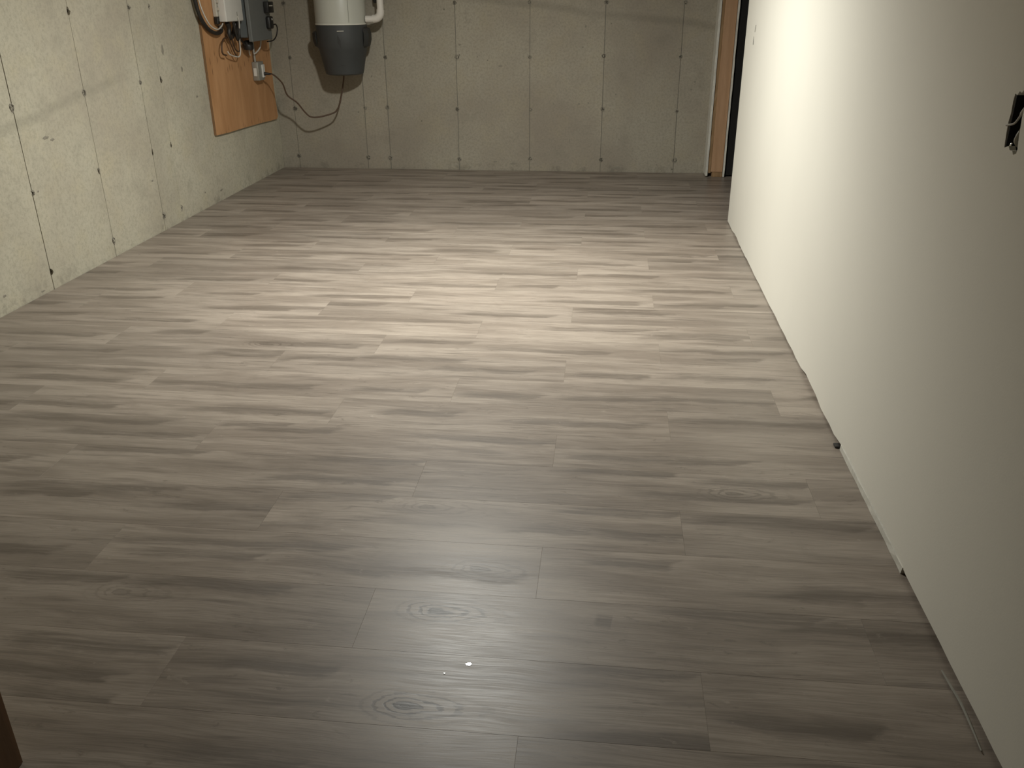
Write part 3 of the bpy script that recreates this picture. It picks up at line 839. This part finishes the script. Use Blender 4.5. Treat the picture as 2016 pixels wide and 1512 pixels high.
# ------------------------------------------------------------------ bare switch box in the ragged hole
sb = empty('switch_box', (XR+0.013, 1.885, 1.08))
tag(sb, 'open switch box with bare wires inside the ragged hole in the white wall', 'switch box')
bm = bmesh.new()
X0, X1 = XR+0.0135, XR+0.068
for a in ((X0, X1, 1.848, 1.851, 1.082, 1.216), (XR+0.0015, X1, 1.9095, 1.9120, 1.094, 1.197), (X0, X1, 1.921, 1.924, 1.082, 1.216), (X0, X1, 1.848, 1.924, 1.080, 1.083), (X0, X1, 1.848, 1.924, 1.214, 1.217), (X1-0.003, X1, 1.848, 1.924, 1.08, 1.217)):  # includes a dark far wall brought forward to shade the hole's edge
    add_box(bm, *a)
kid(new_obj('box_body', mesh_of(bm, 'box_body'), M['void']), sb)
kid(tube('wire', [(XR+0.05, 1.868, 1.214), (XR+0.018, 1.872, 1.190), (XR+0.010, 1.880, 1.172), (XR+0.006, 1.893, 1.150), (XR+0.004, 1.903, 1.141), (XR-0.002, 1.920, 1.136)], lambda q: 0.0042 if q < .5 else 0.0022, M['cable_white'], None, 8, 5), sb)
kid(tube('wire', [(XR+0.02, 1.893, 1.134), (XR+0.012, 1.890, 1.118), (XR+0.012, 1.889, 1.106), (XR+0.03, 1.886, 1.09)], 0.0048, M['beige_plastic'], None, 8, 5), sb)
kid(tube('wire', [(XR+0.03, 1.866, 1.17), (XR+0.020, 1.871, 1.14), (XR+0.018, 1.876, 1.118), (XR+0.012, 1.884, 1.107)], 0.0026, M['galv'], None, 8, 5), sb)
scr = kid(lathe('screw', [(0.0042, 0.0), (0.0042, 0.0012), (0.0022, 0.0024)], M['screw'], None, 12, (XR+0.004, 1.893, 1.1015)), sb)
scr.rotation_euler = (0, math.radians(-70), 0)

# ------------------------------------------------------------------ bits along the foot of the white wall and on the floor
sp = box('floor_spacer', XR-0.016, XR+0.004, 2.640, 2.668, 0.0004, 0.0075, M['black'], None, 0.0015)
tag(sp, 'tiny black flooring spacer wedged under the foot of the white wall', 'spacer')
bm = bmesh.new()
rr = random.Random(3)
rows = []
for i in range(15):
    y = 1.955 + (2.632-1.955)*i/14
    rows.append([bm.verts.new(p) for p in ((XR-0.004+rr.uniform(-.0015, .0015), y, 0.0005), (XR+0.010, y, 0.0005), (XR+0.010, y, 0.0195+rr.uniform(-.001, .001)), (XR-0.002+rr.uniform(-.001, .001), y, 0.0185+rr.uniform(-.001, .001)))])
for p, q in zip(rows, rows[1:]):
    for i in range(4):
        bm.faces.new((p[i], p[(i+1) % 4], q[(i+1) % 4], q[i]))
bm.faces.new(rows[0]); bm.faces.new(rows[-1])
of = new_obj('drywall_offcut', mesh_of(bm, 'drywall_offcut'), M['gypsum'])
tag(of, 'pale ragged strip of drywall filling the gap under the white wall', 'drywall strip')
bm = bmesh.new()
add_tube(bm, [(0.786, 1.592, 0.0045), (0.789, 1.54, 0.0050), (0.7925, 1.49, 0.0050), (0.7905, 1.42, 0.0045), (0.7875, 1.366, 0.0042)], lambda q: 0.0016+0.0014*math.sin(math.pi*min(1, q*1.1+.05)), 6, 6)
stick = new_obj('plastic_sliver', mesh_of(bm, 'plastic_sliver', True, 50), M['gypsum_dull'])
tag(stick, 'thin pale sliver lying on the floor close to the white wall', 'sliver')

def glint(loc, s, label, tilt=(0, 0)):  # mirror fleck added on the floor to make the lamp's glint
    bm = bmesh.new()
    n = 8
    r = random.Random(int(s*1e5))
    top = [bm.verts.new((s*(1+r.uniform(-.2, .2))*math.cos(2*math.pi*i/n), s*0.75*(1+r.uniform(-.2, .2))*math.sin(2*math.pi*i/n), 0.0010)) for i in range(n)]
    bot = [bm.verts.new((v.co.x*1.1, v.co.y*1.1, 0.0)) for v in top]
    bm.faces.new(top); bm.faces.new(bot[::-1])
    for i in range(n):
        bm.faces.new((bot[i], bot[(i+1) % n], top[(i+1) % n], top[i]))
    o = new_obj('glint_fleck', mesh_of(bm, 'glint_fleck'), M['glint'], None, loc)
    o.rotation_euler = (tilt[0], tilt[1], 0)
    tag(o, label, 'glint')
glint((-0.267, 1.510, 0.0003), 0.0058, 'added mirror chip on the nearest floorboards, the larger one')
glint((-0.317, 1.476, 0.0003), 0.0022, 'tiny added mirror chip left of the larger bright one')
